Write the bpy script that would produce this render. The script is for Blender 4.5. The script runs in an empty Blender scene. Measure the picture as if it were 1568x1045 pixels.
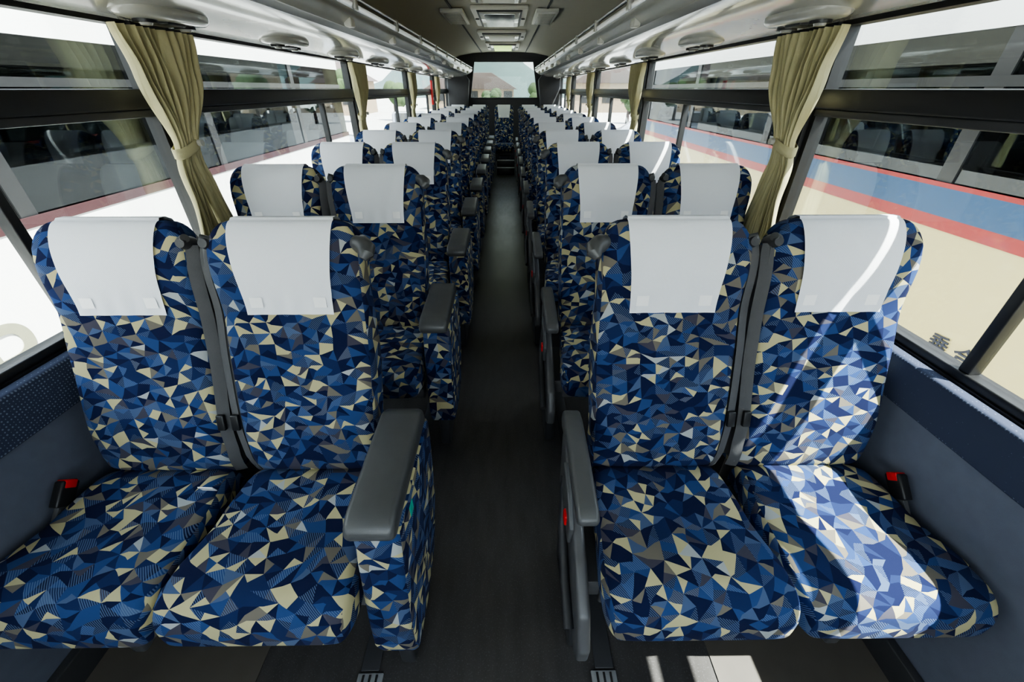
import bpy, bmesh, math, random
from mathutils import Vector, Matrix
from math import radians, sin, cos, pi, sqrt
random.seed(4)
scene = bpy.context.scene

# ------------------------------------------------------------------ materials
def new_mat(name):
    m = bpy.data.materials.new(name); m.use_nodes = True
    nt = m.node_tree
    return m, nt, nt.nodes['Principled BSDF']

def mat(name, col, rough=0.5, metal=0.0, var=0.12, scale=30.0, bump=0.0, bscale=400.0, spec=0.5, coat=0.0):
    m, nt, p = new_mat(name)
    p.inputs['Roughness'].default_value = rough
    p.inputs['Metallic'].default_value = metal
    p.inputs['Specular IOR Level'].default_value = spec
    p.inputs['Coat Weight'].default_value = coat
    tc = nt.nodes.new('ShaderNodeTexCoord')
    n = nt.nodes.new('ShaderNodeTexNoise'); n.inputs['Scale'].default_value = scale; n.inputs['Detail'].default_value = 4
    nt.links.new(tc.outputs['Object'], n.inputs['Vector'])
    mx = nt.nodes.new('ShaderNodeMix'); mx.data_type = 'RGBA'
    c = Vector(col[:3])
    mx.inputs[6].default_value = (*(c * (1 - var)), 1)
    mx.inputs[7].default_value = (*[min(1, v * (1 + var)) for v in c], 1)
    nt.links.new(n.outputs['Fac'], mx.inputs[0])
    nt.links.new(mx.outputs[2], p.inputs['Base Color'])
    if bump > 0:
        n2 = nt.nodes.new('ShaderNodeTexNoise'); n2.inputs['Scale'].default_value = bscale
        nt.links.new(tc.outputs['Object'], n2.inputs['Vector'])
        b = nt.nodes.new('ShaderNodeBump'); b.inputs['Strength'].default_value = bump; b.inputs['Distance'].default_value = 0.002
        nt.links.new(n2.outputs['Fac'], b.inputs['Height'])
        nt.links.new(b.outputs['Normal'], p.inputs['Normal'])
    return m

def mth(nt, op, a, b=None, c=None):
    n = nt.nodes.new('ShaderNodeMath'); n.operation = op
    for i, v in enumerate((a, b, c)):
        if v is None: continue
        if isinstance(v, (int, float)): n.inputs[i].default_value = v
        else: nt.links.new(v, n.inputs[i])
    return n.outputs[0]

def ramp(nt, fac, stops):
    r = nt.nodes.new('ShaderNodeValToRGB'); r.color_ramp.interpolation = 'CONSTANT'
    el = r.color_ramp.elements
    while len(el) > 1: el.remove(el[-1])
    el[0].position = stops[0][0]; el[0].color = (*stops[0][1], 1)
    for pos, c in stops[1:]:
        e = el.new(pos); e.color = (*c, 1)
    nt.links.new(fac, r.inputs[0])
    return r.outputs[0]

def mixc(nt, fac, a, b):
    mx = nt.nodes.new('ShaderNodeMix'); mx.data_type = 'RGBA'
    for i, v in ((0, fac), (6, a), (7, b)):
        if isinstance(v, (int, float)): mx.inputs[i].default_value = v
        elif isinstance(v, tuple): mx.inputs[i].default_value = (*v, 1)
        else: nt.links.new(v, mx.inputs[i])
    return mx.outputs[2]

def make_fabric():
    m, nt, p = new_mat('triangle_moquette')
    p.inputs['Roughness'].default_value = 1.0
    p.inputs['Sheen Weight'].default_value = 0.03
    p.inputs['Specular IOR Level'].default_value = 0.04
    uvn = nt.nodes.new('ShaderNodeUVMap'); uvn.uv_map = 'UVMap'
    oi = nt.nodes.new('ShaderNodeObjectInfo')
    va = nt.nodes.new('ShaderNodeVectorMath'); va.operation = 'MULTIPLY_ADD'
    nt.links.new(oi.outputs['Location'], va.inputs[0]); va.inputs[1].default_value = (7.3, 5.1, 0)
    nt.links.new(uvn.outputs['UV'], va.inputs[2])
    sx = nt.nodes.new('ShaderNodeSeparateXYZ'); nt.links.new(va.outputs[0], sx.inputs[0])
    U, V = sx.outputs[0], sx.outputs[1]
    def wn1(v, off):
        n = nt.nodes.new('ShaderNodeTexWhiteNoise'); n.noise_dimensions = '1D'
        nt.links.new(mth(nt, 'ADD', v, off), n.inputs['W']); return n.outputs['Value']
    def wn3(a, b_, c):
        cm = nt.nodes.new('ShaderNodeCombineXYZ')
        for i, v in enumerate((a, b_, c)):
            if isinstance(v, (int, float)): cm.inputs[i].default_value = v
            else: nt.links.new(v, cm.inputs[i])
        n = nt.nodes.new('ShaderNodeTexWhiteNoise'); n.noise_dimensions = '3D'; nt.links.new(cm.outputs[0], n.inputs['Vector'])
        return n.outputs['Value']
    def jit(main, along, amp, off):   # piecewise linear warp
        c = mth(nt, 'FLOOR', along); f = mth(nt, 'FRACT', along)
        a = wn1(c, off); b_ = wn1(mth(nt, 'ADD', c, 1.0), off)
        l = mth(nt, 'ADD', a, mth(nt, 'MULTIPLY', mth(nt, 'SUBTRACT', b_, a), f))
        return mth(nt, 'MULTIPLY_ADD', l, amp, main)
    cell = 0.039; rot = 0.33; c, s = cos(rot) / cell, sin(rot) / cell
    x = mth(nt, 'ADD', mth(nt, 'ADD', mth(nt, 'MULTIPLY', U, c), mth(nt, 'MULTIPLY', V, s)), 400.0)
    y = mth(nt, 'ADD', mth(nt, 'ADD', mth(nt, 'MULTIPLY', U, -s * 1.05), mth(nt, 'MULTIPLY', V, c * 1.05)), 400.0)
    y = jit(y, x, 0.8, 0.37)
    x = jit(x, y, 0.8, 7.71)
    cx, cy = mth(nt, 'FLOOR', x), mth(nt, 'FLOOR', y); fx, fy = mth(nt, 'FRACT', x), mth(nt, 'FRACT', y)
    flip = mth(nt, 'GREATER_THAN', wn3(cx, cy, 1.5), 0.5)
    fxx = mth(nt, 'ABSOLUTE', mth(nt, 'SUBTRACT', fx, flip))
    side = mth(nt, 'GREATER_THAN', mth(nt, 'ADD', fxx, fy), 1.0)
    pp = mth(nt, 'ABSOLUTE', mth(nt, 'SUBTRACT', fxx, side)); qq = mth(nt, 'ABSOLUTE', mth(nt, 'SUBTRACT', fy, side))
    split = mth(nt, 'GREATER_THAN', wn3(cx, cy, mth(nt, 'ADD', side, 21.5)), 0.40)
    sub = mth(nt, 'MULTIPLY', split, mth(nt, 'GREATER_THAN', pp, qq))
    idx = mth(nt, 'ADD', mth(nt, 'ADD', side, mth(nt, 'MULTIPLY', sub, 2.0)), 41.5)
    h = wn3(cx, cy, idx); h2 = wn3(cx, cy, mth(nt, 'ADD', idx, 30.0))
    navy = (0.011, 0.015, 0.048); navy2 = (0.017, 0.028, 0.085); blue = (0.030, 0.062, 0.165); steel = (0.070, 0.105, 0.19)
    cream = (0.44, 0.40, 0.235); tan = (0.155, 0.140, 0.115); pale = (0.36, 0.38, 0.38); mauve = (0.060, 0.058, 0.080)
    col = ramp(nt, h, [(0, navy), (0.20, navy2), (0.43, blue), (0.61, mauve), (0.685, steel), (0.735, tan), (0.800, cream), (0.925, pale), (0.945, navy)])
    st = mth(nt, 'SINE', mth(nt, 'ADD', mth(nt, 'MULTIPLY', U, 1250.0), mth(nt, 'MULTIPLY', V, 900.0)))
    st = mth(nt, 'GREATER_THAN', st, 0.1)
    f3 = mth(nt, 'MULTIPLY', mth(nt, 'MULTIPLY', st, mth(nt, 'GREATER_THAN', h2, 0.70)), mth(nt, 'LESS_THAN', h, 0.70))
    col = mixc(nt, mth(nt, 'MULTIPLY', f3, 0.55), col, (0.13, 0.19, 0.30))
    nz = nt.nodes.new('ShaderNodeTexNoise'); nz.inputs['Scale'].default_value = 900
    nt.links.new(uvn.outputs['UV'], nz.inputs['Vector'])
    bp = nt.nodes.new('ShaderNodeBump'); bp.inputs['Strength'].default_value = 0.3; bp.inputs['Distance'].default_value = 0.001
    nt.links.new(nz.outputs['Fac'], bp.inputs['Height']); nt.links.new(bp.outputs['Normal'], p.inputs['Normal'])
    nt.links.new(col, p.inputs['Base Color'])
    return m

def make_glass(name, tint, refl=0.06, fres=0.5, rough=0.0):
    m = bpy.data.materials.new(name); m.use_nodes = True
    nt = m.node_tree; nt.nodes.clear()
    out = nt.nodes.new('ShaderNodeOutputMaterial')
    tr = nt.nodes.new('ShaderNodeBsdfTransparent'); tr.inputs[0].default_value = (*tint, 1)
    gl = nt.nodes.new('ShaderNodeBsdfGlossy'); gl.inputs['Roughness'].default_value = rough; gl.inputs[0].default_value = (0.9, 0.95, 1, 1)
    lw = nt.nodes.new('ShaderNodeLayerWeight'); lw.inputs[0].default_value = 0.25
    f = mth(nt, 'ADD', mth(nt, 'MULTIPLY', lw.outputs['Fresnel'], fres), refl)
    mx = nt.nodes.new('ShaderNodeMixShader'); nt.links.new(f, mx.inputs[0])
    nt.links.new(tr.outputs[0], mx.inputs[1]); nt.links.new(gl.outputs[0], mx.inputs[2])
    nt.links.new(mx.outputs[0], out.inputs[0])
    return m

def make_dots():
    m, nt, p = new_mat('dotted_carpet')
    p.inputs['Roughness'].default_value = 0.95
    tc = nt.nodes.new('ShaderNodeTexCoord')
    vo = nt.nodes.new('ShaderNodeTexVoronoi'); vo.inputs['Scale'].default_value = 120; vo.inputs['Randomness'].default_value = 0.1
    nt.links.new(tc.outputs['Object'], vo.inputs['Vector'])
    f = mth(nt, 'LESS_THAN', vo.outputs['Distance'], 0.33)
    nt.links.new(mixc(nt, f, (0.030, 0.040, 0.075), (0.14, 0.165, 0.23)), p.inputs['Base Color'])
    return m

def make_cover():
    m, nt, p = new_mat('white_cover_cloth')
    p.inputs['Roughness'].default_value = 0.85
    p.inputs['Sheen Weight'].default_value = 0.1
    uvn = nt.nodes.new('ShaderNodeUVMap'); uvn.uv_map = 'UVMap'
    sx = nt.nodes.new('ShaderNodeSeparateXYZ'); nt.links.new(uvn.outputs['UV'], sx.inputs[0])
    a = mth(nt, 'SINE', mth(nt, 'MULTIPLY', sx.outputs[0], 1500.0)); b = mth(nt, 'SINE', mth(nt, 'MULTIPLY', sx.outputs[1], 1500.0))
    w = mth(nt, 'MULTIPLY_ADD', mth(nt, 'MULTIPLY', a, b), 0.5, 0.5)
    nt.links.new(mixc(nt, w, (0.72, 0.74, 0.78), (0.92, 0.93, 0.96)), p.inputs['Base Color'])
    bp = nt.nodes.new('ShaderNodeBump'); bp.inputs['Strength'].default_value = 0.25; bp.inputs['Distance'].default_value = 0.001
    nt.links.new(w, bp.inputs['Height']); nt.links.new(bp.outputs['Normal'], p.inputs['Normal'])
    return m

def make_floor():
    m, nt, p = new_mat('vinyl_floor')
    tc = nt.nodes.new('ShaderNodeTexCoord')
    mp = nt.nodes.new('ShaderNodeMapping'); mp.inputs['Scale'].default_value = (14, 3, 1)
    nt.links.new(tc.outputs['Object'], mp.inputs[0])
    n = nt.nodes.new('ShaderNodeTexNoise'); n.inputs['Scale'].default_value = 2.0; n.inputs['Detail'].default_value = 8
    nt.links.new(mp.outputs[0], n.inputs['Vector'])
    v = nt.nodes.new('ShaderNodeTexNoise'); v.inputs['Scale'].default_value = 260
    nt.links.new(tc.outputs['Object'], v.inputs['Vector'])
    c = mixc(nt, n.outputs['Fac'], (0.036, 0.033, 0.032), (0.085, 0.080, 0.078))
    f = mth(nt, 'GREATER_THAN', v.outputs['Fac'], 0.63)
    nt.links.new(mixc(nt, mth(nt, 'MULTIPLY', f, 0.4), c, (0.16, 0.16, 0.17)), p.inputs['Base Color'])
    nt.links.new(mth(nt, 'MULTIPLY_ADD', n.outputs['Fac'], 0.25, 0.22), p.inputs['Roughness'])
    return m

M = {}
M['fab'] = make_fabric(); M['cover'] = make_cover(); M['dots'] = make_dots(); M['floor'] = make_floor()
M['patch'] = mat('cover_patch', (0.98, 0.98, 0.98), 0.35, var=0.02)
M['grey'] = mat('armrest_grey', (0.080, 0.082, 0.085), 0.34, bump=0.15, bscale=700)
M['dgrey'] = mat('dark_plastic', (0.040, 0.040, 0.043), 0.45, bump=0.1)
M['frame'] = mat('seat_frame_grey', (0.095, 0.095, 0.10), 0.35)
M['belt'] = mat('belt_webbing', (0.085, 0.085, 0.09), 0.8, bump=0.4, bscale=900)
M['black'] = mat('black_rubber', (0.014, 0.014, 0.015), 0.4)
M['red'] = mat('red_button', (0.65, 0.02, 0.02), 0.35)
M['teal'] = mat('green_label', (0.02, 0.45, 0.35), 0.4)
M['alu'] = mat('aluminium', (0.6, 0.6, 0.6), 0.25, metal=1.0, var=0.05)
M['steel'] = mat('seat_rail_steel', (0.40, 0.41, 0.42), 0.45, metal=0.4)
M['panel'] = mat('side_panel', (0.120, 0.135, 0.180), 0.75, bump=0.2, bscale=900)
M['rack'] = mat('rack_plastic', (0.38, 0.37, 0.33), 0.18, var=0.04, coat=0.4)
M['ceil'] = mat('ceiling_lining', (0.36, 0.345, 0.285), 0.7, var=0.04)
M['ceilp'] = mat('ceiling_plastic', (0.52, 0.51, 0.46), 0.4, var=0.04)
M['curt'] = mat('curtain_cloth', (0.52, 0.475, 0.275), 0.85, var=0.08, bump=0.3)
M['dwall'] = mat('rear_charcoal', (0.05, 0.05, 0.055), 0.7)
M['white'] = mat('white_paint', (0.80, 0.80, 0.78), 0.25, var=0.02, coat=0.5)
M['cream'] = mat('cream_paint', (0.44, 0.375, 0.175), 0.35, var=0.02, coat=0.1)
M['sblue'] = mat('blue_stripe', (0.004, 0.048, 0.125), 0.4)
M['sred'] = mat('red_stripe', (0.24, 0.010, 0.010), 0.4)
M['dred'] = mat('dull_red_stripe', (0.035, 0.010, 0.012), 0.6)
M['mark'] = mat('marking_grey', (0.20, 0.20, 0.14), 0.5)
M['ink'] = mat('marking_navy', (0.004, 0.006, 0.02), 0.5)
M['wood'] = mat('brown_floor', (0.10, 0.088, 0.075), 0.5, var=0.3, scale=8)
M['glass'] = make_glass('window_glass', (0.88, 0.92, 0.91), 0.01, 0.22)
M['glassr'] = make_glass('rear_window_glass', (0.60, 0.64, 0.62), 0.01, 0.2)
M['tint'] = make_glass('tinted_glass', (0.10, 0.11, 0.12), 0.045, 0.35)
M['asph'] = mat('parking_concrete', (0.40, 0.39, 0.37), 0.9, var=0.15, scale=0.6)
M['tyre'] = mat('tyre_rubber', (0.02, 0.02, 0.02), 0.8)
M['leaf'] = mat('foliage', (0.035, 0.06, 0.02), 0.9, var=0.5, scale=3)
M['hill'] = mat('hill_green', (0.06, 0.09, 0.09), 0.95, var=0.3, scale=0.05)
M['roof'] = mat('roof_tile', (0.07, 0.05, 0.045), 0.7)
M['plaster'] = mat('plaster', (0.26, 0.20, 0.14), 0.8)
M['carp'] = mat('car_paint', (0.20, 0.22, 0.26), 0.25, metal=0.3, coat=0.6)
m, nt, p = new_mat('hatch_sky_glow'); p.inputs['Base Color'].default_value = (0.5, 0.6, 0.2, 1)
nz = nt.nodes.new('ShaderNodeTexNoise'); nz.inputs['Scale'].default_value = 8
nt.links.new(mixc(nt, nz.outputs['Fac'], (0.20, 0.4, 0.05), (0.6, 0.85, 0.25)), p.inputs['Emission Color'])
p.inputs['Emission Strength'].default_value = 0.9  # sky shining through greenish hatch glass, put in as emission
M['hatch_glow'] = m

# ------------------------------------------------------------------ mesh builder
class MB:
    def __init__(s):
        s.bm = bmesh.new(); s.uv = s.bm.loops.layers.uv.new('UVMap'); s.mats = []
    def mi(s, k):
        if k not in s.mats: s.mats.append(k)
        return s.mats.index(k)
    def face(s, vs, k):
        try: f = s.bm.faces.new(vs)
        except ValueError: return
        f.material_index = s.mi(k); f.smooth = True
    def loft(s, rings, k, closed=True, cap=True, segm=None):
        vs = [[s.bm.verts.new(p) for p in r] for r in rings]
        n = len(rings[0])
        for i in range(len(vs) - 1):
            for j in range(n if closed else n - 1):
                j2 = (j + 1) % n
                s.face((vs[i][j], vs[i][j2], vs[i + 1][j2], vs[i + 1][j]), segm[j] if segm else k)
        if closed and cap:
            s.face(vs[0][::-1], k); s.face(vs[-1], k)
    def add_bm(s, t, k, mtx=None):
        mp = {}
        for v in t.verts: mp[v] = s.bm.verts.new(mtx @ v.co if mtx else v.co)
        for f in t.faces: s.face([mp[v] for v in f.verts], k)
        t.free()
    def box(s, x0, x1, y0, y1, z0, z1, k, bev=0.0, seg=3, mtx=None):
        t = bmesh.new(); bmesh.ops.create_cube(t, size=1)
        for v in t.verts:
            v.co = Vector(((x0 + x1) / 2 + v.co.x * (x1 - x0), (y0 + y1) / 2 + v.co.y * (y1 - y0), (z0 + z1) / 2 + v.co.z * (z1 - z0)))
        if bev > 0: bmesh.ops.bevel(t, geom=t.edges[:], offset=bev, segments=seg, affect='EDGES', profile=0.5)
        s.add_bm(t, k, mtx)
    def prism(s, poly, axis, c0, c1, k, bev=0.0, seg=3):
        t = bmesh.new()
        def P(a, b, c): return (c, a, b) if axis == 'x' else ((a, c, b) if axis == 'y' else (a, b, c))
        A = [t.verts.new(P(a, b, c0)) for a, b in poly]; Bv = [t.verts.new(P(a, b, c1)) for a, b in poly]
        n = len(poly)
        t.faces.new(A[::-1]); t.faces.new(Bv)
        for i in range(n): t.faces.new((A[i], A[(i + 1) % n], Bv[(i + 1) % n], Bv[i]))
        bmesh.ops.recalc_face_normals(t, faces=t.faces[:])
        if bev > 0: bmesh.ops.bevel(t, geom=t.edges[:], offset=bev, segments=seg, affect='EDGES', profile=0.5)
        s.add_bm(t, k)
    def tube(s, path, r, k, n=10, sq=1.0):
        path = [Vector(p) for p in path]; rings = []
        for i, p in enumerate(path):
            t = (path[min(i + 1, len(path) - 1)] - path[max(i - 1, 0)]).normalized()
            up = Vector((0, 0, 1)) if abs(t.z) < 0.9 else Vector((0, 1, 0))
            a = t.cross(up).normalized(); b = t.cross(a)
            rr = r[i] if isinstance(r, (list, tuple)) else r
            rings.append([p + a * rr * cos(2 * pi * j / n) + b * rr * sq * sin(2 * pi * j / n) for j in range(n)])
        s.loft(rings, k)
    def cyl(s, c, axis, r, h, k, n=24, r2=None):
        c = Vector(c); ax = {'x': Vector((1, 0, 0)), 'y': Vector((0, 1, 0)), 'z': Vector((0, 0, 1))}[axis]
        s.tube([c - ax * h / 2, c + ax * h / 2], [r, r2 if r2 is not None else r], k, n)
    def mesh(s, name, sharp=40):
        bmesh.ops.recalc_face_normals(s.bm, faces=s.bm.faces[:])
        for f in s.bm.faces:
            sd = abs(f.normal.x) > 0.75
            for l in f.loops:
                c = l.vert.co
                l[s.uv].uv = (c.y, c.z) if sd else (c.x, c.y + c.z)
        me = bpy.data.meshes.new(name); s.bm.to_mesh(me); s.bm.free()
        for k in s.mats: me.materials.append(M[k])
        me.set_sharp_from_angle(angle=radians(sharp))
        return me
    def obj(s, name, sharp=40, parent=None):
        return put(s.mesh(name, sharp), name, (0, 0, 0), parent)

def put(me, name, loc=(0, 0, 0), parent=None):
    o = bpy.data.objects.new(name, me); scene.collection.objects.link(o); o.location = loc
    if parent: o.parent = parent
    return o

def interp(x, pts):
    if x <= pts[0][0]: return pts[0][1]
    for (a, va), (b, vb) in zip(pts, pts[1:]):
        if x <= b:
            t = (x - a) / (b - a); t = t * t * (3 - 2 * t)
            return va + (vb - va) * t
    return pts[-1][1]

# ------------------------------------------------------------------ seat
L = 0.682; LEAN = radians(17)
UP = Vector((0, sin(LEAN), cos(LEAN))); NN = Vector((0, -cos(LEAN), sin(LEAN))); BASE = Vector((0, 0, 0.44)); PW = 5.0
def bpar(s):
    q = s / L
    w = interp(q, [(0, .172), (.12, .178), (.5, .183), (.7, .180), (.88, .184), (1, .182)])
    T = interp(q, [(0, .12), (.5, .12), (.75, .10), (1, .09)])
    f = interp(q, [(0, -.022), (.07, .0), (.22, .010), (.5, .0), (.66, -.004), (.84, .012), (1, .008)])
    wing = interp(q, [(0, .002), (.25, .010), (.6, .012), (.8, .010), (1, .006)])
    r = 0.080
    if s > L - r:
        k = (s - (L - r)) / r; c = 1 - sqrt(max(0, 1 - k * k))
        w -= .055 * c; T -= .055 * c; f -= .03 * c
    return w, T, f, wing
def bsurf(s, x, front=True, off=0.0):
    w, T, f, wing = bpar(s)
    r = min(0.985, abs(x) / w); h = (1 - r ** PW) ** (1 / PW)
    if front: d = f - T / 2 + T / 2 * h + wing * r ** 3 * h + off
    else: d = f - T / 2 - T / 2 * h - off
    return BASE + UP * s + NN * d + Vector((x, 0, 0))

def add_back(b):
    N = 48; ss = [L * i / 22 for i in range(20)] + [.01, .02] + [L - .080 + .080 * sin(pi / 2 * i / 8) for i in range(1, 9)]
    ss = sorted(set(round(v, 5) for v in ss)); rings = []
    for s_ in ss:
        w, T, f, wing = bpar(min(s_, L)); r = []
        for j in range(N):
            th = 2 * pi * j / N; c, sn = cos(th), sin(th)
            cx = math.copysign(abs(c) ** (2 / PW), c) * w; e = math.copysign(abs(sn) ** (2 / PW), sn)
            d = f - T / 2 + e * T / 2
            if e > 0: d += wing * (abs(cx) / w) ** 3 * e
            r.append(BASE + UP * s_ + NN * d + Vector((cx, 0, 0)))
        rings.append(r)
    last = rings[-1]; cen = sum(last, Vector()) / len(last)
    rings.append([cen + (p - cen) * .8 + UP * .004 for p in last]); rings.append([cen + (p - cen) * .3 + UP * .006 for p in last])
    b.loft(rings, 'fab')

def add_cover(b):
    nx = 24; s0 = 0.458; rows = []
    for i in range(26):
        s_ = s0 + (L - s0) * sin(pi / 2 * i / 25)
        hw = interp((s_ - s0) / (L - s0), [(0, .106), (1, .122)]); w = bpar(s_)[0]; hw = min(hw, w * .95)
        rows.append([bsurf(s_, hw * (2 * j / nx - 1), True, .004 + .0015 * sin(j * 1.1) * (1 if i < 4 else 0)) for j in range(nx + 1)])
    rows[-1] = [p + UP * .006 for p in rows[-1]]
    hw = min(.122, bpar(L)[0] * .95)
    rows.append([(bsurf(L, hw * (2 * j / nx - 1), True) + bsurf(L, hw * (2 * j / nx - 1), False)) / 2 + UP * .010 for j in range(nx + 1)])
    for i in range(12):
        s_ = L - (L - .5) * (1 - cos(pi / 2 * i / 11)) if i else L
        hw = min(.122, bpar(s_)[0] * .95)
        rows.append([bsurf(s_, hw * (2 * j / nx - 1), False, .004) + (UP * .006 if i == 0 else Vector()) for j in range(nx + 1)])
    b.loft(rows, 'cover', closed=False)
    for sx in (-1, 1):
        rr = [[bsurf(s0 + .018 + .026 * i / 4, sx * (.062 + .03 * j / 4), True, .0062) for j in range(5)] for i in range(5)]
        b.loft(rr, 'patch', closed=False)

def add_cushion(b):
    N = 48; p = 6.0; rings = []
    yf = -.295
    ys = [0.045, .035, 0.02, 0.0, -.02, -.05, -.1, -.15, -.2, -.25, yf] + [yf - .07 * sin(pi / 2 * i / 8) for i in range(1, 9)]
    for y in ys:
        w = interp(-y, [(-.03, .170), (.12, .188), (.29, .203)]); top = interp(-y, [(0, .466), (.15, .458), (.27, .472), (.295, .470)])
        bot = interp(-y, [(0, .35), (.29, .345)])
        if y > -.03:
            k = min(1, (y + .03) / .075); top -= .05 * (1 - sqrt(max(0, 1 - k * k)))
        if y < yf:
            k = (yf - y) / .07; c = 1 - sqrt(max(0, 1 - k * k)); w -= .025 * c; top -= .060 * c; bot += .012 * c
        H = (top - bot) / 2; r = []
        for j in range(N):
            th = 2 * pi * j / N; c, sn = cos(th), sin(th)
            cx = math.copysign(abs(c) ** (2 / p), c) * w; e = math.copysign(abs(sn) ** (2 / p), sn)
            z = (top + bot) / 2 + e * H
            if e > 0: z += e * (.008 * (abs(cx) / w) ** 3 - .003)
            r.append(Vector((cx, y, z)))
        rings.append(r)
    last = rings[-1]; cen = sum(last, Vector()) / len(last)
    rings.append([cen + (q - cen) * .7 + Vector((0, -.003, 0)) for q in last])
    b.loft(rings, 'fab')
    b.box(-.165, .165, -.29, .04, .295, .35, 'dgrey', .01)

def strip_side(b, gd):
    rings = []
    for i in range(16):
        s_ = .02 + .60 * i / 15; w, T, f, wing = bpar(s_)
        c = BASE + UP * s_ + NN * (f - T * .5) + Vector((gd * (w - .002), 0, 0))
        hw = .008; hd = T * .36
        rings.append([c + Vector((a * hw, 0, 0)) + NN * (e * hd) for a, e in ((-1, -1), (1, -.8), (1, .8), (-1, 1))])
    b.loft(rings, 'frame')
    rings = []
    for i in range(24):
        t = i / 23; s_ = .0 + .625 * t; w, T, f, wing = bpar(s_)
        c = BASE + UP * s_ + NN * (f - T * .18 + .012 * sin(pi * t)) + Vector((gd * (w + .002 + .002 * sin(3 * t)), 0, 0))
        rings.append([c + Vector((-gd * .008, 0, 0)) + NN * .004, c + Vector((gd * .006, 0, 0)), c + Vector((gd * .018, 0, 0)) - NN * .008])
    b.loft(rings, 'belt', closed=False)
    s_ = .630; w, T, f, wing = bpar(s_); c = BASE + UP * s_ + NN * (f - T * .28) + Vector((gd * (w - .002), 0, 0))
    b.tube([c - NN * .03, c - NN * .01, c + NN * .012, c + NN * .026], [.009, .016, .016, .011], 'dgrey', 16)
    b.tube([c + Vector((-gd * .022, 0, .0)), c + NN * .016 + Vector((gd * .010, 0, .012))], [.012, .010], 'grey', 12)
    s_ = .17; w, T, f, wing = bpar(s_); c = BASE + UP * s_ + NN * (f - T * .05) + Vector((gd * (w + .006), 0, 0))
    b.box(-.010, .010, -.006, .006, -.022, .022, 'black', .003, mtx=Matrix.Translation(c) @ Matrix.Rotation(-LEAN, 4, 'X'))

def buckle(b, x, y, z, tilt=0.3):
    mt = Matrix.Translation((x, y, z)) @ Matrix.Rotation(-tilt, 4, 'X')
    b.box(-.006, .006, -.012, .012, -.09, .0, 'belt', .002, mtx=mt)
    b.box(-.012, .012, -.022, .022, -.01, .055, 'black', .005, mtx=mt)
    b.box(-.0128, .0128, -.015, .015, .036, .058, 'red', .003, mtx=mt)

def grip(b, da):
    c = BASE + UP * .628 + Vector((da * .160, 0, 0)) + NN * (-.018)
    pts = [c, c + Vector((da * .012, -.006, .002)), c + Vector((da * .028, -.014, 0)), c + Vector((da * .040, -.026, -.004)), c + Vector((da * .042, -.040, -.012)), c + Vector((da * .036, -.048, -.022))]
    b.tube(pts, [.012, .020, .023, .022, .019, .010], 'grey', 18, sq=.95)
    b.tube([c + Vector((da * .015, .03, .0)), c + Vector((da * .028, 0, 0))], [.012, .018], 'grey', 14)

def seat_mesh(sx, kind):
    b = MB(); da = -sx
    add_back(b); add_cover(b); add_cushion(b)
    b.box(-.15, .15, .045, .12, .28, .50, 'dgrey', .015)
    if kind == 'window':
        strip_side(b, da)
        buckle(b, -da * .196, -.085, .455, .8)
        for yy in (-.22, .02): b.box(-.175, .175, yy - .02, yy + .02, .25, .30, 'frame', .006)
        b.box(-da * .10 - .02, -da * .10 + .02, -.24, .06, .0, .255, 'frame', .01)
    elif kind == 'aisle':
        strip_side(b, -da); grip(b, da)
        for yy in (-.22, .02): b.box(-.185, .185, yy - .02, yy + .02, .25, .30, 'frame', .006)
        if sx < 0:
            x0, x1 = .208, .310
            prof = [(-.270, .60), (-.290, .50), (-.320, .34), (-.330, .25), (-.315, .19), (-.20, .178), (-.06, .21), (.035, .33), (.07, .50), (.075, .60)]
            b.prism(prof, 'x', x0 + .008, x1 + .006, 'fab', .016)
            prof = [(-.277, .586), (-.290, .608), (-.278, .632), (-.25, .643), (-.1, .650), (.03, .654), (.060, .638), (.070, .590)]
            b.prism(prof, 'x', x0, x1, 'grey', .013, 4)
            b.box(x0 + .03, x1 - .03, -.28, .02, .02, .22, 'dgrey', .01)
            b.box(.19, .215, -.23, .03, .27, .33, 'frame', .004)
        else:
            x0, x1 = -.262, -.214
            prof = [(-.232, .556), (-.238, .578), (-.215, .594), (-.1, .612), (.03, .624), (.075, .616), (.085, .580), (.06, .560), (-.02, .576), (-.13, .566), (-.205, .548)]
            b.prism(prof, 'x', x0, x1, 'grey', .010, 4)
            prof = [(.085, .60), (.095, .50), (.075, .34), (-.12, .30), (-.20, .26), (-.26, .19), (-.31, .17), (-.345, .20), (-.35, .26), (-.31, .335), (-.22, .40), (-.12, .45), (.0, .50), (.03, .56)]
            b.prism(prof, 'x', -.252, -.222, 'frame', .009, 3)
            b.prism([(-.02, .52), (-.02, .42), (-.16, .38), (-.17, .45), (-.10, .50)], 'x', -.262, -.25, 'grey', .004)
            b.box(-.268, -.25, -.13, -.10, .405, .44, 'red', .005)
            b.tube([(-.25, .0, .44), (-.264, -.1, .34), (-.264, -.20, .27), (-.262, -.29, .235)], [.012, .012, .012, .014], 'dgrey', 10)
            b.box(-.225, -.165, -.23, .03, .27, .33, 'frame', .004)
            b.box(-.245, -.205, -.24, .05, .0, .20, 'dgrey', .01)
    else:
        for yy in (-.2, .02): b.box(-.12, .12, yy - .02, yy + .02, .24, .30, 'frame', .006)
        for xx in (-.1, .1): b.box(xx - .02, xx + .02, -.20, .05, .0, .255, 'frame', .01)
    return b.mesh('coach_seat_' + kind, 45)

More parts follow.
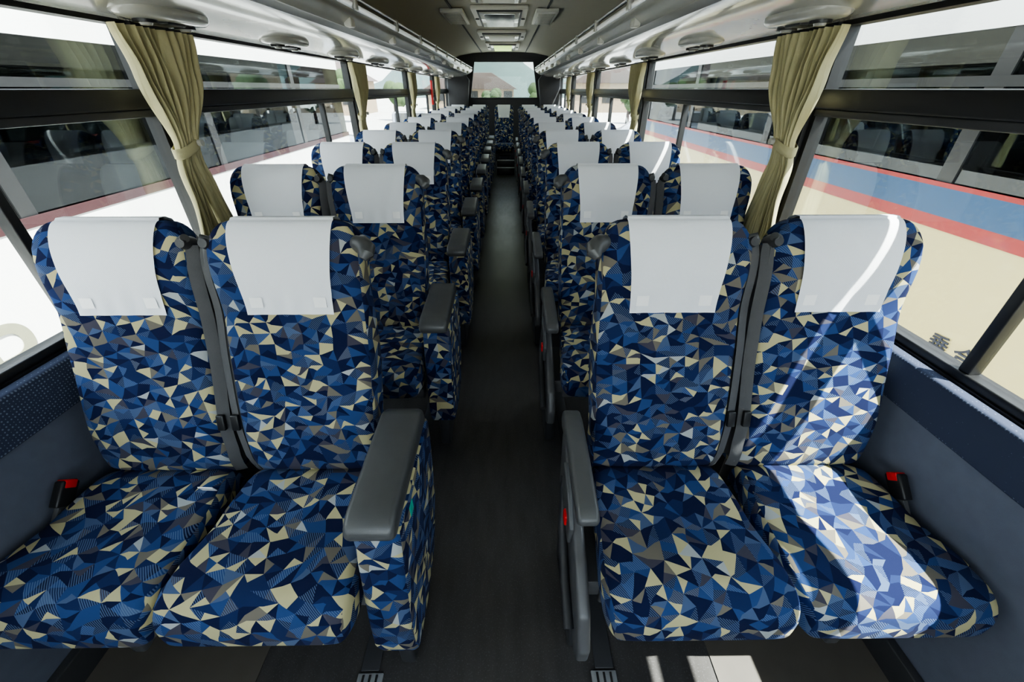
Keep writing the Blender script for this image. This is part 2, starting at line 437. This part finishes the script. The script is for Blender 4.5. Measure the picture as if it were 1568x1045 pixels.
SM = {(s, k): seat_mesh(s, k) for s in (-1, 1) for k in ('window', 'aisle')}
SM['plain'] = seat_mesh(-1, 'plain')
Y0 = .75; PITCH = .80; NROW = 11
for i in range(NROW):
    y = Y0 + PITCH * i
    for s in (-1, 1):
        put(SM[(s, 'window')], 'coach_seat', (s * .88, y, 0))
        put(SM[(s, 'aisle')] if i < NROW - 1 else SM['plain'], 'coach_seat', (s * (.472 if s < 0 else .468), y, 0))
put(SM['plain'], 'coach_seat', (0, Y0 + PITCH * (NROW - 1), 0.0))

b = MB(); t = Matrix.Translation((-.700, .675, .492)) @ Matrix.Rotation(.5, 4, 'X') @ Matrix.Rotation(.3, 4, 'Y')
b.box(-.016, .016, -.001, .001, -.02, .02, 'patch', mtx=t); b.obj('paper_tag')
b = MB(); b.box(-.1565, -.1545, .555, .580, .545, .575, 'teal', .001); b.obj('green_label')

# ------------------------------------------------------------------ shell
YF, YR = -1.3, 9.65; WX = 1.125
b = MB(); b.box(-WX, WX, YF, YR, -.06, 0, 'floor')
b.box(-WX, -.62, YF, .62, 0, .004, 'wood'); b.box(.62, WX, YF, .62, 0, .004, 'wood'); b.obj('floor')
for s, n in ((-1, 'left'), (1, 'right')):
    b = MB()
    b.box(s * .32 - .025, s * .32 + .025, .46, 8.2, 0, .006, 'dgrey', .002)
    b.box(s * .315 - .034, s * .315 + .034, YF + .1, .455, 0, .007, 'steel', .002)
    for xx in (-.018, 0, .018): b.box(s * .315 + xx - .003, s * .315 + xx + .003, YF + .1, .45, .007, .0095, 'alu')
    b.obj('trim_' + ('1' if s < 0 else '2'))
b = MB()
b.box(-.13, .19, 7.95, 8.30, 0, .12, 'floor', .004); b.box(-.13, .19, 7.95, 7.98, .12, .124, 'patch')
b.box(-.13, .19, 8.12, 8.30, .12, .22, 'floor', .004); b.box(-.13, .19, 8.12, 8.15, .22, .224, 'patch')
b.obj('rear_aisle_step')

PIL = [-.42, 1.66, 3.72, 5.78, 7.80, 9.6]; SILL, WT = .76, 1.535
for s, n in ((-1, 'left'), (1, 'right')):
    b = MB()
    def bx(a0, a1, *r, **k): b.box(min(s * a0, s * a1), max(s * a0, s * a1), *r, **k)
    bx(WX, WX + .04, YF, YR, -.0, SILL - .02, 'panel')
    bx(WX + .04, WX + .055, YF, YR, -.95, SILL - .02, 'white')
    bx(WX, WX + .055, YF, YR, SILL - .02, SILL, 'black')
    bx(WX, WX + .055, YF, YR, WT, 1.98, 'ceil')
    bx(WX - .036, WX, YF, YR, SILL - .125, SILL - .004, 'dots', bev=.008)
    bx(WX - .024, WX, YF, YR, .0, SILL - .125, 'panel')
    bx(WX - .05, WX - .024, YF, YR, .0, .09, 'dgrey', bev=.004)
    for py in PIL + [YF + .04]: bx(WX - .01, WX + .055, py - .05, py + .05, SILL, WT, 'black')
    b.obj('wall_' + n)

wn = 0
for s in (-1, 1):
    ed = [YF + .04] + PIL
    for k in range(len(ed) - 1):
        y0, y1 = ed[k] + .05, ed[k + 1] - .05
        b = MB()
        def bx(a0, a1, *r, **kk): b.box(min(s * a0, s * a1), max(s * a0, s * a1), *r, **kk)
        bx(WX + .005, WX + .05, y0, y1, SILL, SILL + .022, 'black', bev=.004); bx(WX + .005, WX + .05, y0, y1, WT - .016, WT, 'black')
        bx(WX + .005, WX + .05, y0, y0 + .022, SILL + .022, WT - .016, 'black'); bx(WX + .005, WX + .05, y1 - .022, y1, SILL + .022, WT - .016, 'black')
        bx(WX - .012, WX + .045, y0, y1, 1.292, 1.350, 'black', bev=.006)
        bx(WX - .004, WX + .045, y0 + .022, y1 - .022, 1.270, 1.292, 'dgrey', bev=.004)
        ym = (y0 + y1) / 2 + (.14 if s > 0 else .38)
        bx(WX + .01, WX + .042, ym - .013, ym + .013, SILL + .022, 1.270, 'black', bev=.003)
        bx(WX + .030, WX + .034, y0 + .02, y1 - .02, SILL + .02, WT - .014, 'glass')
        wn += 1; b.obj('window_%d' % wn)

# ceiling
prof = [(-1.125, 1.70), (-1.09, 1.77), (-1.0, 1.85), (-.85, 1.90), (-.6, 1.94), (-.3, 1.955), (0, 1.96)]
prof = prof + [(-x, z) for x, z in prof[-2::-1]]
b = MB(); ys = [YF, 2, 4, 6, 8, YR]
b.loft([[Vector((x, y, z)) for x, z in prof] for y in ys], 'ceil', closed=False)
b.loft([[Vector((x, y, z + .08)) for x, z in prof] for y in ys], 'white', closed=False)
for x in (-.42, .42): b.box(x - .008, x + .008, YF + .02, YR - .05, 1.940, 1.949, 'dwall')
b.obj('ceiling')

for s in (-1, 1):
    b = MB()
    pr = [(1.120, 1.532), (1.09, 1.526), (1.04, 1.536), (.90, 1.550), (.82, 1.556), (.75, 1.566), (.715, 1.578), (.690, 1.592), (.672, 1.590), (.630, 1.618), (.608, 1.645), (.603, 1.668),
          (.614, 1.674), (.622, 1.656), (.655, 1.632), (.72, 1.612), (1.120, 1.60)]
    sg = ['dgrey', 'rack', 'rack', 'rack', 'rack', 'alu', 'dgrey', 'dgrey', 'rack', 'rack', 'alu', 'dgrey', 'rack', 'rack', 'rack', 'rack', 'rack']
    b.loft([[Vector((s * x, y, z)) for x, z in pr] for y in (YF + .1, 1, 3, 5, 7, 9.35)], 'rack', segm=sg)
    b.tube([(s * .608, YF + .12, 1.692), (s * .608, 9.3, 1.692)], .009, 'alu', 12)
    y = -.9
    while y < 9.3:
        b.box(s * .608 - .012, s * .608 + .012, y - .02, y + .02, 1.645, 1.702, 'rack', .005)
        b.box(min(s * .625, s * .66), max(s * .625, s * .66), y - .03, y + .03, 1.585, 1.62, 'ceilp', .008)
        b.box(s * 1.1 - .02, s * 1.1 + .02, y - .02, y + .02, 1.58, 1.88, 'ceil', .005)
        y += .8
    o = b.obj('luggage_rack')
    for i in range(-1, 11):
        b = MB(); cy = .78 + .8 * i; cx = s * .985; rings = []
        for q, zz in ((1.0, 1.556), (1.0, 1.540), (.97, 1.531), (.88, 1.524), (.6, 1.520), (.1, 1.519)):
            rings.append([Vector((cx + .080 * q * math.copysign(abs(cos(a)) ** .8, cos(a)), cy + .17 * q * math.copysign(abs(sin(a)) ** .8, sin(a)), zz)) for a in [2 * pi * j / 40 for j in range(40)]])
        b.loft(rings, 'rack')
        for dy in (-.085, .085):
            b.cyl((cx, cy + dy, 1.519), 'z', .030, .012, 'black', 20); b.cyl((cx, cy + dy, 1.513), 'z', .014, .012, 'rack', 16, .022)
        b.box(cx - .035, cx + .035, cy - .040, cy + .040, 1.514, 1.522, 'black', .003)
        b.obj('reading_light_vent_panel', parent=o)

def ceil_unit(y0, y1, wx, glass, name):
    b = MB()
    b.box(-wx, wx, y0, y1, 1.925, 1.957, 'ceilp', .012)
    b.box(-wx * .80, wx * .80, y0 + .05, y1 - .05, 1.915, 1.93, 'dgrey', .008)
    b.box(-wx * .72, wx * .72, y0 + .08, y1 - .08, 1.908, 1.925, 'rack', .006)
    b.box(-wx * .55, wx * .55, y0 + .13, y1 - .13, 1.902, 1.912, glass, .003)
    for k in (-1, 1): b.cyl((k * wx * .88, (y0 + y1) / 2, 1.922), 'z', .018, .012, 'dgrey', 16)
    b.obj(name)
ceil_unit(3.4, 4.1, .22, 'ceilp', 'glowing_hatch')
ceil_unit(4.4, 5.5, .25, 'alu', 'roof_hatch')
ceil_unit(6.1, 7.0, .30, 'ceilp', 'glowing_hatch')
ceil_unit(7.5, 8.7, .26, 'hatch_glow', 'glowing_hatch')  # rear roof hatch; its panel glows in place of daylight from above
for s in (-1, 1):
    b = MB(); b.box(s * .42 - .10, s * .42 + .10, 4.5, 5.3, 1.915, 1.945, 'ceilp', .006)
    for k in range(13): b.box(s * .42 - .075, s * .42 + .075, 4.56 + k * .055, 4.575 + k * .055, 1.910, 1.917, 'rack')
    b.obj('ceiling_air_vent')

def end_wall(y0, y1, wx, z0, z1, name, k):
    b = MB()
    b.box(-WX, WX, y0, y1, 0, z0, k); b.box(-WX, WX, y0, y1, z1, 2.02, k)
    for s in (-1, 1):
        b.prism([(s * wx, z0), (s * WX, z0), (s * WX, z1), (s * (wx - .10), z1)], 'y', y0, y1, k)
    b.obj(name)
end_wall(YR, YR + .08, .68, 1.19, 1.80, 'wall_back', 'dwall')
end_wall(YF - .08, YF, 1.0, .65, 1.80, 'wall_front', 'dwall')
b = MB(); b.box(-.68, .68, YR + .03, YR + .034, 1.19, 1.80, 'glassr'); b.box(-.68, .68, YR - .02, YR + .05, 1.17, 1.20, 'black', .006)
wn += 1; b.obj('window_%d' % wn)
b = MB(); b.box(-1.0, 1.0, YF - .05, YF - .046, .65, 1.80, 'glass'); b.box(-1.0, 1.0, YF - .06, YF + .02, .62, .66, 'black', .006)
wn += 1; b.obj('window_%d' % wn)
for s in (-1, 1):
    b = MB(); b.prism([(s * 1.12, 1.0), (s * .74, 1.0), (s * .68, 1.5), (s * .82, 1.66), (s * 1.12, 1.66)], 'y', 9.42, YR, 'dwall', .03)
    b.obj('rear_corner_trim')
b = MB(); b.box(-1.110, -1.080, 7.30, 7.38, 1.14, 1.46, 'red', .008); b.box(-1.113, -1.077, 7.31, 7.37, 1.2, 1.24, 'patch', .004); b.obj('emergency_door_marker')

# ------------------------------------------------------------------ curtains
def curtain(s, yc, name='curtain'):
    b = MB(); nu = 96
    ZT = 1.512
    for half in (-1, 1):
        rows = []
        for i in range(44):
            z = ZT - (ZT - .79) * i / 43; dz = ZT - z
            zt = 1.17
            wd = interp(dz, [(0, .165), (.12, .135), (ZT - zt, .052), (.48, .07), (.72, .11)])
            inner = interp(dz, [(0, .010), (ZT - zt, .0), (.72, .008)])
            cshift = interp(dz, [(0, 0), (ZT - zt, -.035), (.72, -.01)])
            amp = interp(dz, [(0, .018), (.2, .024), (ZT - zt, .012), (.5, .012), (.75, .010)])
            r = []
            for j in range(nu + 1):
                u = j / nu
                y = yc + cshift + half * (inner + wd * u)
                ph = 2 * pi * 5 * u + .5 * sin(i * .12 + half)
                x = 1.088 - interp(dz, [(0, .025), (.3, .02), (.42, .0)]) + amp * sin(ph) + .004 * sin(9 * u + i * .3)
                r.append(Vector((s * x, y + .006 * cos(ph), z)))
            rows.append(r)
        b.loft(rows, 'curt', closed=False)
    cy = yc - .035
    rings = []
    for i, (zz, g) in enumerate(((1.190, .9), (1.186, 1.0), (1.160, 1.0), (1.156, .9))):
        rings.append([Vector((s * (1.080 + .030 * g * cos(a)), cy + .064 * g * sin(a), zz + .018 * sin(a))) for a in [2 * pi * j / 28 for j in range(28)]])
    b.loft(rings, 'curt', cap=False)
    b.cyl((s * 1.043, cy + .03, 1.185), 'x', .011, .014, 'ceilp', 14)
    b.obj(name, 60)
for s in (-1, 1):
    for py in PIL[:-1]: curtain(s, py + (-.03 if s < 0 else .0))

# ------------------------------------------------------------------ exterior
b = MB(); b.box(-150, 150, -60, 200, -1.2, -1.1, 'asph'); b.obj('ground')

def wheel(b, x, y, r=.48, w=.28):
    b.cyl((x, y, -1.1 + r), 'x', r, w, 'tyre', 36); b.cyl((x, y, -1.1 + r), 'x', r * .6, w + .02, 'alu', 28); b.cyl((x, y, -1.1 + r), 'x', r * .2, w + .08, 'steel', 16)

def neighbour(s, X, y0, y1, body, name, wb):
    root = bpy.data.objects.new(name, None); scene.collection.objects.link(root)
    b = MB()
    def bx(a0, a1, *r, **k): b.box(min(s * a0, s * a1), max(s * a0, s * a1), *r, **k)
    bx(X, X + .06, y0, y1, -.8, wb, body)
    bx(X, X + .06, y0, y1, 1.62, 1.86, 'white')
    bx(X + 2.3, X + 2.36, y0, y1, -.8, 1.86, 'panel')
    bx(X + .06, X + 2.3, y0, y1, -.06, 0, 'dwall')
    pr = [(X, 1.86), (X + .03, 1.98), (X + .15, 2.10), (X + .5, 2.17), (X + 1.18, 2.19), (X + 1.86, 2.17), (X + 2.21, 2.10), (X + 2.33, 1.98), (X + 2.36, 1.86)]
    b.prism([(s * a, z) for a, z in pr], 'y', y0, y1, 'white')
    for ya, yb in ((y0, y0 + .06), (y1 - .06, y1)): bx(X + .06, X + 2.3, ya, yb, -.8, 1.86, body)
    y = y0 + .05
    while y < y1:
        bx(X + .01, X + .07, y - .05, y + .05, wb, 1.62, 'black'); y += 1.98
    bx(X + .005, X + .05, y0, y1, 1.36, 1.41, 'black')
    bx(X + .02, X + .03, y0, y1, wb, 1.62, 'tint')
    if s > 0:
        bx(X - .006, X, y0, y1, .86, .885, 'sred'); bx(X - .006, X, y0, y1, .71, .86, 'sblue'); bx(X - .006, X, y0, y1, .64, .71, 'sred')
    else:
        bx(X - .006, X, y0, y1, wb - .04, wb + .02, 'dred')
    bx(X - .004, X, y0, y1, -.12, -.10, 'mark')
    for wy in (y0 + 2.4, y1 - 2.6): wheel(b, s * (X + .16), wy)
    b.obj('bus_body', parent=root)
    y = y0 + .8
    while y < y1 - .8:
        put(SM['plain'], 'bus_inner_seat', (s * (X + .33), y, .12), root); y += .85
    return root
nl = neighbour(-1, 2.80, -3.5, 8.2, 'white', 'parked_bus', .68)
nr = neighbour(1, 2.62, -3.5, 8.8, 'cream', 'parked_bus', .86)

def text(body, size, loc, right, k, parent, name, ex=.002):
    c = bpy.data.curves.new(name, 'FONT'); c.body = body; c.size = size; c.extrude = ex; c.offset = .0015
    o = bpy.data.objects.new(name, c); scene.collection.objects.link(o); c.materials.append(M[k])
    xd = Vector((0, -1, 0)) if right else Vector((0, 1, 0)); zd = Vector((-1, 0, 0)) if right else Vector((1, 0, 0)); yd = Vector((0, 0, 1))
    mt = Matrix((xd, yd, zd)).transposed().to_4x4(); mt.translation = Vector(loc); o.matrix_world = mt; o.parent = parent
text('乗 合', .12, (2.613, 2.06, 0.02), True, 'ink', nr, 'kanji_lettering')
text('P', .62, (-2.793, 1.80, -.20), False, 'mark', nl, 'letter_marking')

def car(x, y, rot, name='parked_car'):
    b = MB()
    b.prism([(-2.1, -.75), (-2.15, -.35), (-1.95, -.2), (-1.2, -.12), (-.6, .32), (.9, .34), (1.6, -.1), (2.1, -.15), (2.15, -.7), (1.9, -.82), (-1.9, -.82)], 'x', -.85, .85, 'carp', .08, 4)
    for sx in (-1, 1): b.prism([(-1.0, -.1), (-.55, .25), (.85, .27), (1.35, -.08)], 'x', sx * .84, sx * .862, 'black', .01)
    b.prism([(-1.15, -.08), (-.66, .3), (-.70, .32), (-1.2, -.05)], 'x', -.7, .7, 'black')
    for wx in (-.78, .78):
        for wy in (-1.35, 1.35): wheel(b, wx, wy, .31, .2)
    o = b.obj(name); o.location = (x, y, 0); o.rotation_euler = (0, 0, rot)
car(-7.5, 17, 1.4); car(-10.5, 22, 1.4); car(-5, 24, .2); car(6.5, 19, 1.5); car(2.5, 30, 1.2); car(-2, 33, 1.3)

def house(x, y, w, d, h, name='house'):
    b = MB(); z0 = -1.1
    b.box(x - w / 2, x + w / 2, y - d / 2, y + d / 2, z0, z0 + h, 'plaster')
    b.prism([(x - w / 2 - .5, z0 + h), (x + w / 2 + .5, z0 + h), (x + w / 4, z0 + h + w * .16), (x - w / 4, z0 + h + w * .16)], 'y', y - d / 2 - .5, y + d / 2 + .5, 'roof', .05)
    k = x - w / 2 + 1
    while k < x + w / 2 - 1.2:
        b.box(k, k + 1.2, y - d / 2 - .03, y - d / 2, z0 + 1, z0 + 2.2, 'black'); k += 2.4
    b.obj(name)
house(-22, 54, 12, 8, 3.2); house(-5, 70, 12, 8, 2.4); house(14, 60, 12, 8, 3.0); house(32, 54, 14, 9, 4); house(-44, 50, 14, 9, 4)
def tree(x, y, h):
    b = MB(); b.tube([(x, y, -1.1), (x, y, -1.1 + h * .5)], [.16, .09], 'roof', 8)
    for k in range(7):
        t = bmesh.new(); bmesh.ops.create_icosphere(t, subdivisions=2, radius=h * .2)
        off = Vector((x + random.uniform(-.2, .2) * h, y + random.uniform(-.2, .2) * h, -1.1 + h * random.uniform(.5, .85)))
        for v in t.verts: v.co = v.co * random.uniform(.85, 1.15) + off
        b.add_bm(t, 'leaf')
    b.obj('tree', 180)
for x, y, h in ((-13, 40, 4), (-10, 42, 3.2), (3.2, 45, 3.0), (-1.5, 48, 2.6), (19, 40, 4), (-27, 38, 5), (10, 38, 2.4)): tree(x, y, h)
b = MB(); rows = []
for j in range(61):
    x = -180 + 6 * j; hh = 9 + 4 * sin(j * .5) + 3 * sin(j * 1.3 + 1)
    rows.append([Vector((x, 150, -1.1)), Vector((x, 158, hh * .7)), Vector((x, 165, hh)), Vector((x, 190, -1.1))])
b.loft(rows, 'hill', closed=False); b.obj('distant_hills', 180)

# ------------------------------------------------------------------ world + sun
w = bpy.data.worlds.new('World'); scene.world = w; w.use_nodes = True; nt = w.node_tree
bg = nt.nodes['Background']; tc = nt.nodes.new('ShaderNodeTexCoord')
sp = nt.nodes.new('ShaderNodeSeparateXYZ'); nt.links.new(tc.outputs['Generated'], sp.inputs[0])
g = mth(nt, 'POWER', mth(nt, 'MAXIMUM', sp.outputs[2], 0.0), 0.5)
base = mixc(nt, g, (1.0, 1.0, 1.0), (0.46, 0.60, 0.88))
mp = nt.nodes.new('ShaderNodeMapping'); mp.inputs['Scale'].default_value = (1.5, 1.5, 5); nt.links.new(tc.outputs['Generated'], mp.inputs[0])
nz = nt.nodes.new('ShaderNodeTexNoise'); nz.inputs['Scale'].default_value = 2.2; nz.inputs['Detail'].default_value = 6; nt.links.new(mp.outputs[0], nz.inputs['Vector'])
cl = nt.nodes.new('ShaderNodeMapRange'); cl.inputs[1].default_value = .42; cl.inputs[2].default_value = .62; nt.links.new(nz.outputs['Fac'], cl.inputs[0])
nt.links.new(mixc(nt, cl.outputs[0], base, (1.0, 1.0, 1.0)), bg.inputs[0])
bg.inputs[1].default_value = 3.2
sl = bpy.data.lights.new('sun', 'SUN'); sl.energy = 22; sl.angle = radians(.55); sl.color = (1, .97, .91)
so = bpy.data.objects.new('sun', sl); scene.collection.objects.link(so)
d = Vector((.440, -.26, .92)).normalized()
so.rotation_euler = d.to_track_quat('Z', 'Y').to_euler(); so.location = (5, -2, 12)

# ------------------------------------------------------------------ camera
cd = bpy.data.cameras.new('camera'); cd.lens = 14.2; cd.sensor_width = 36; cd.clip_start = .02; cd.clip_end = 500
co = bpy.data.objects.new('camera', cd); scene.collection.objects.link(co)
co.location = (.062, 0, 1.35); co.rotation_euler = (radians(90 - 32), 0, radians(-.6))
scene.camera = co
scene.view_settings.view_transform = 'AgX'
scene.view_settings.look = 'AgX - Medium High Contrast'
scene.view_settings.exposure = 1.0
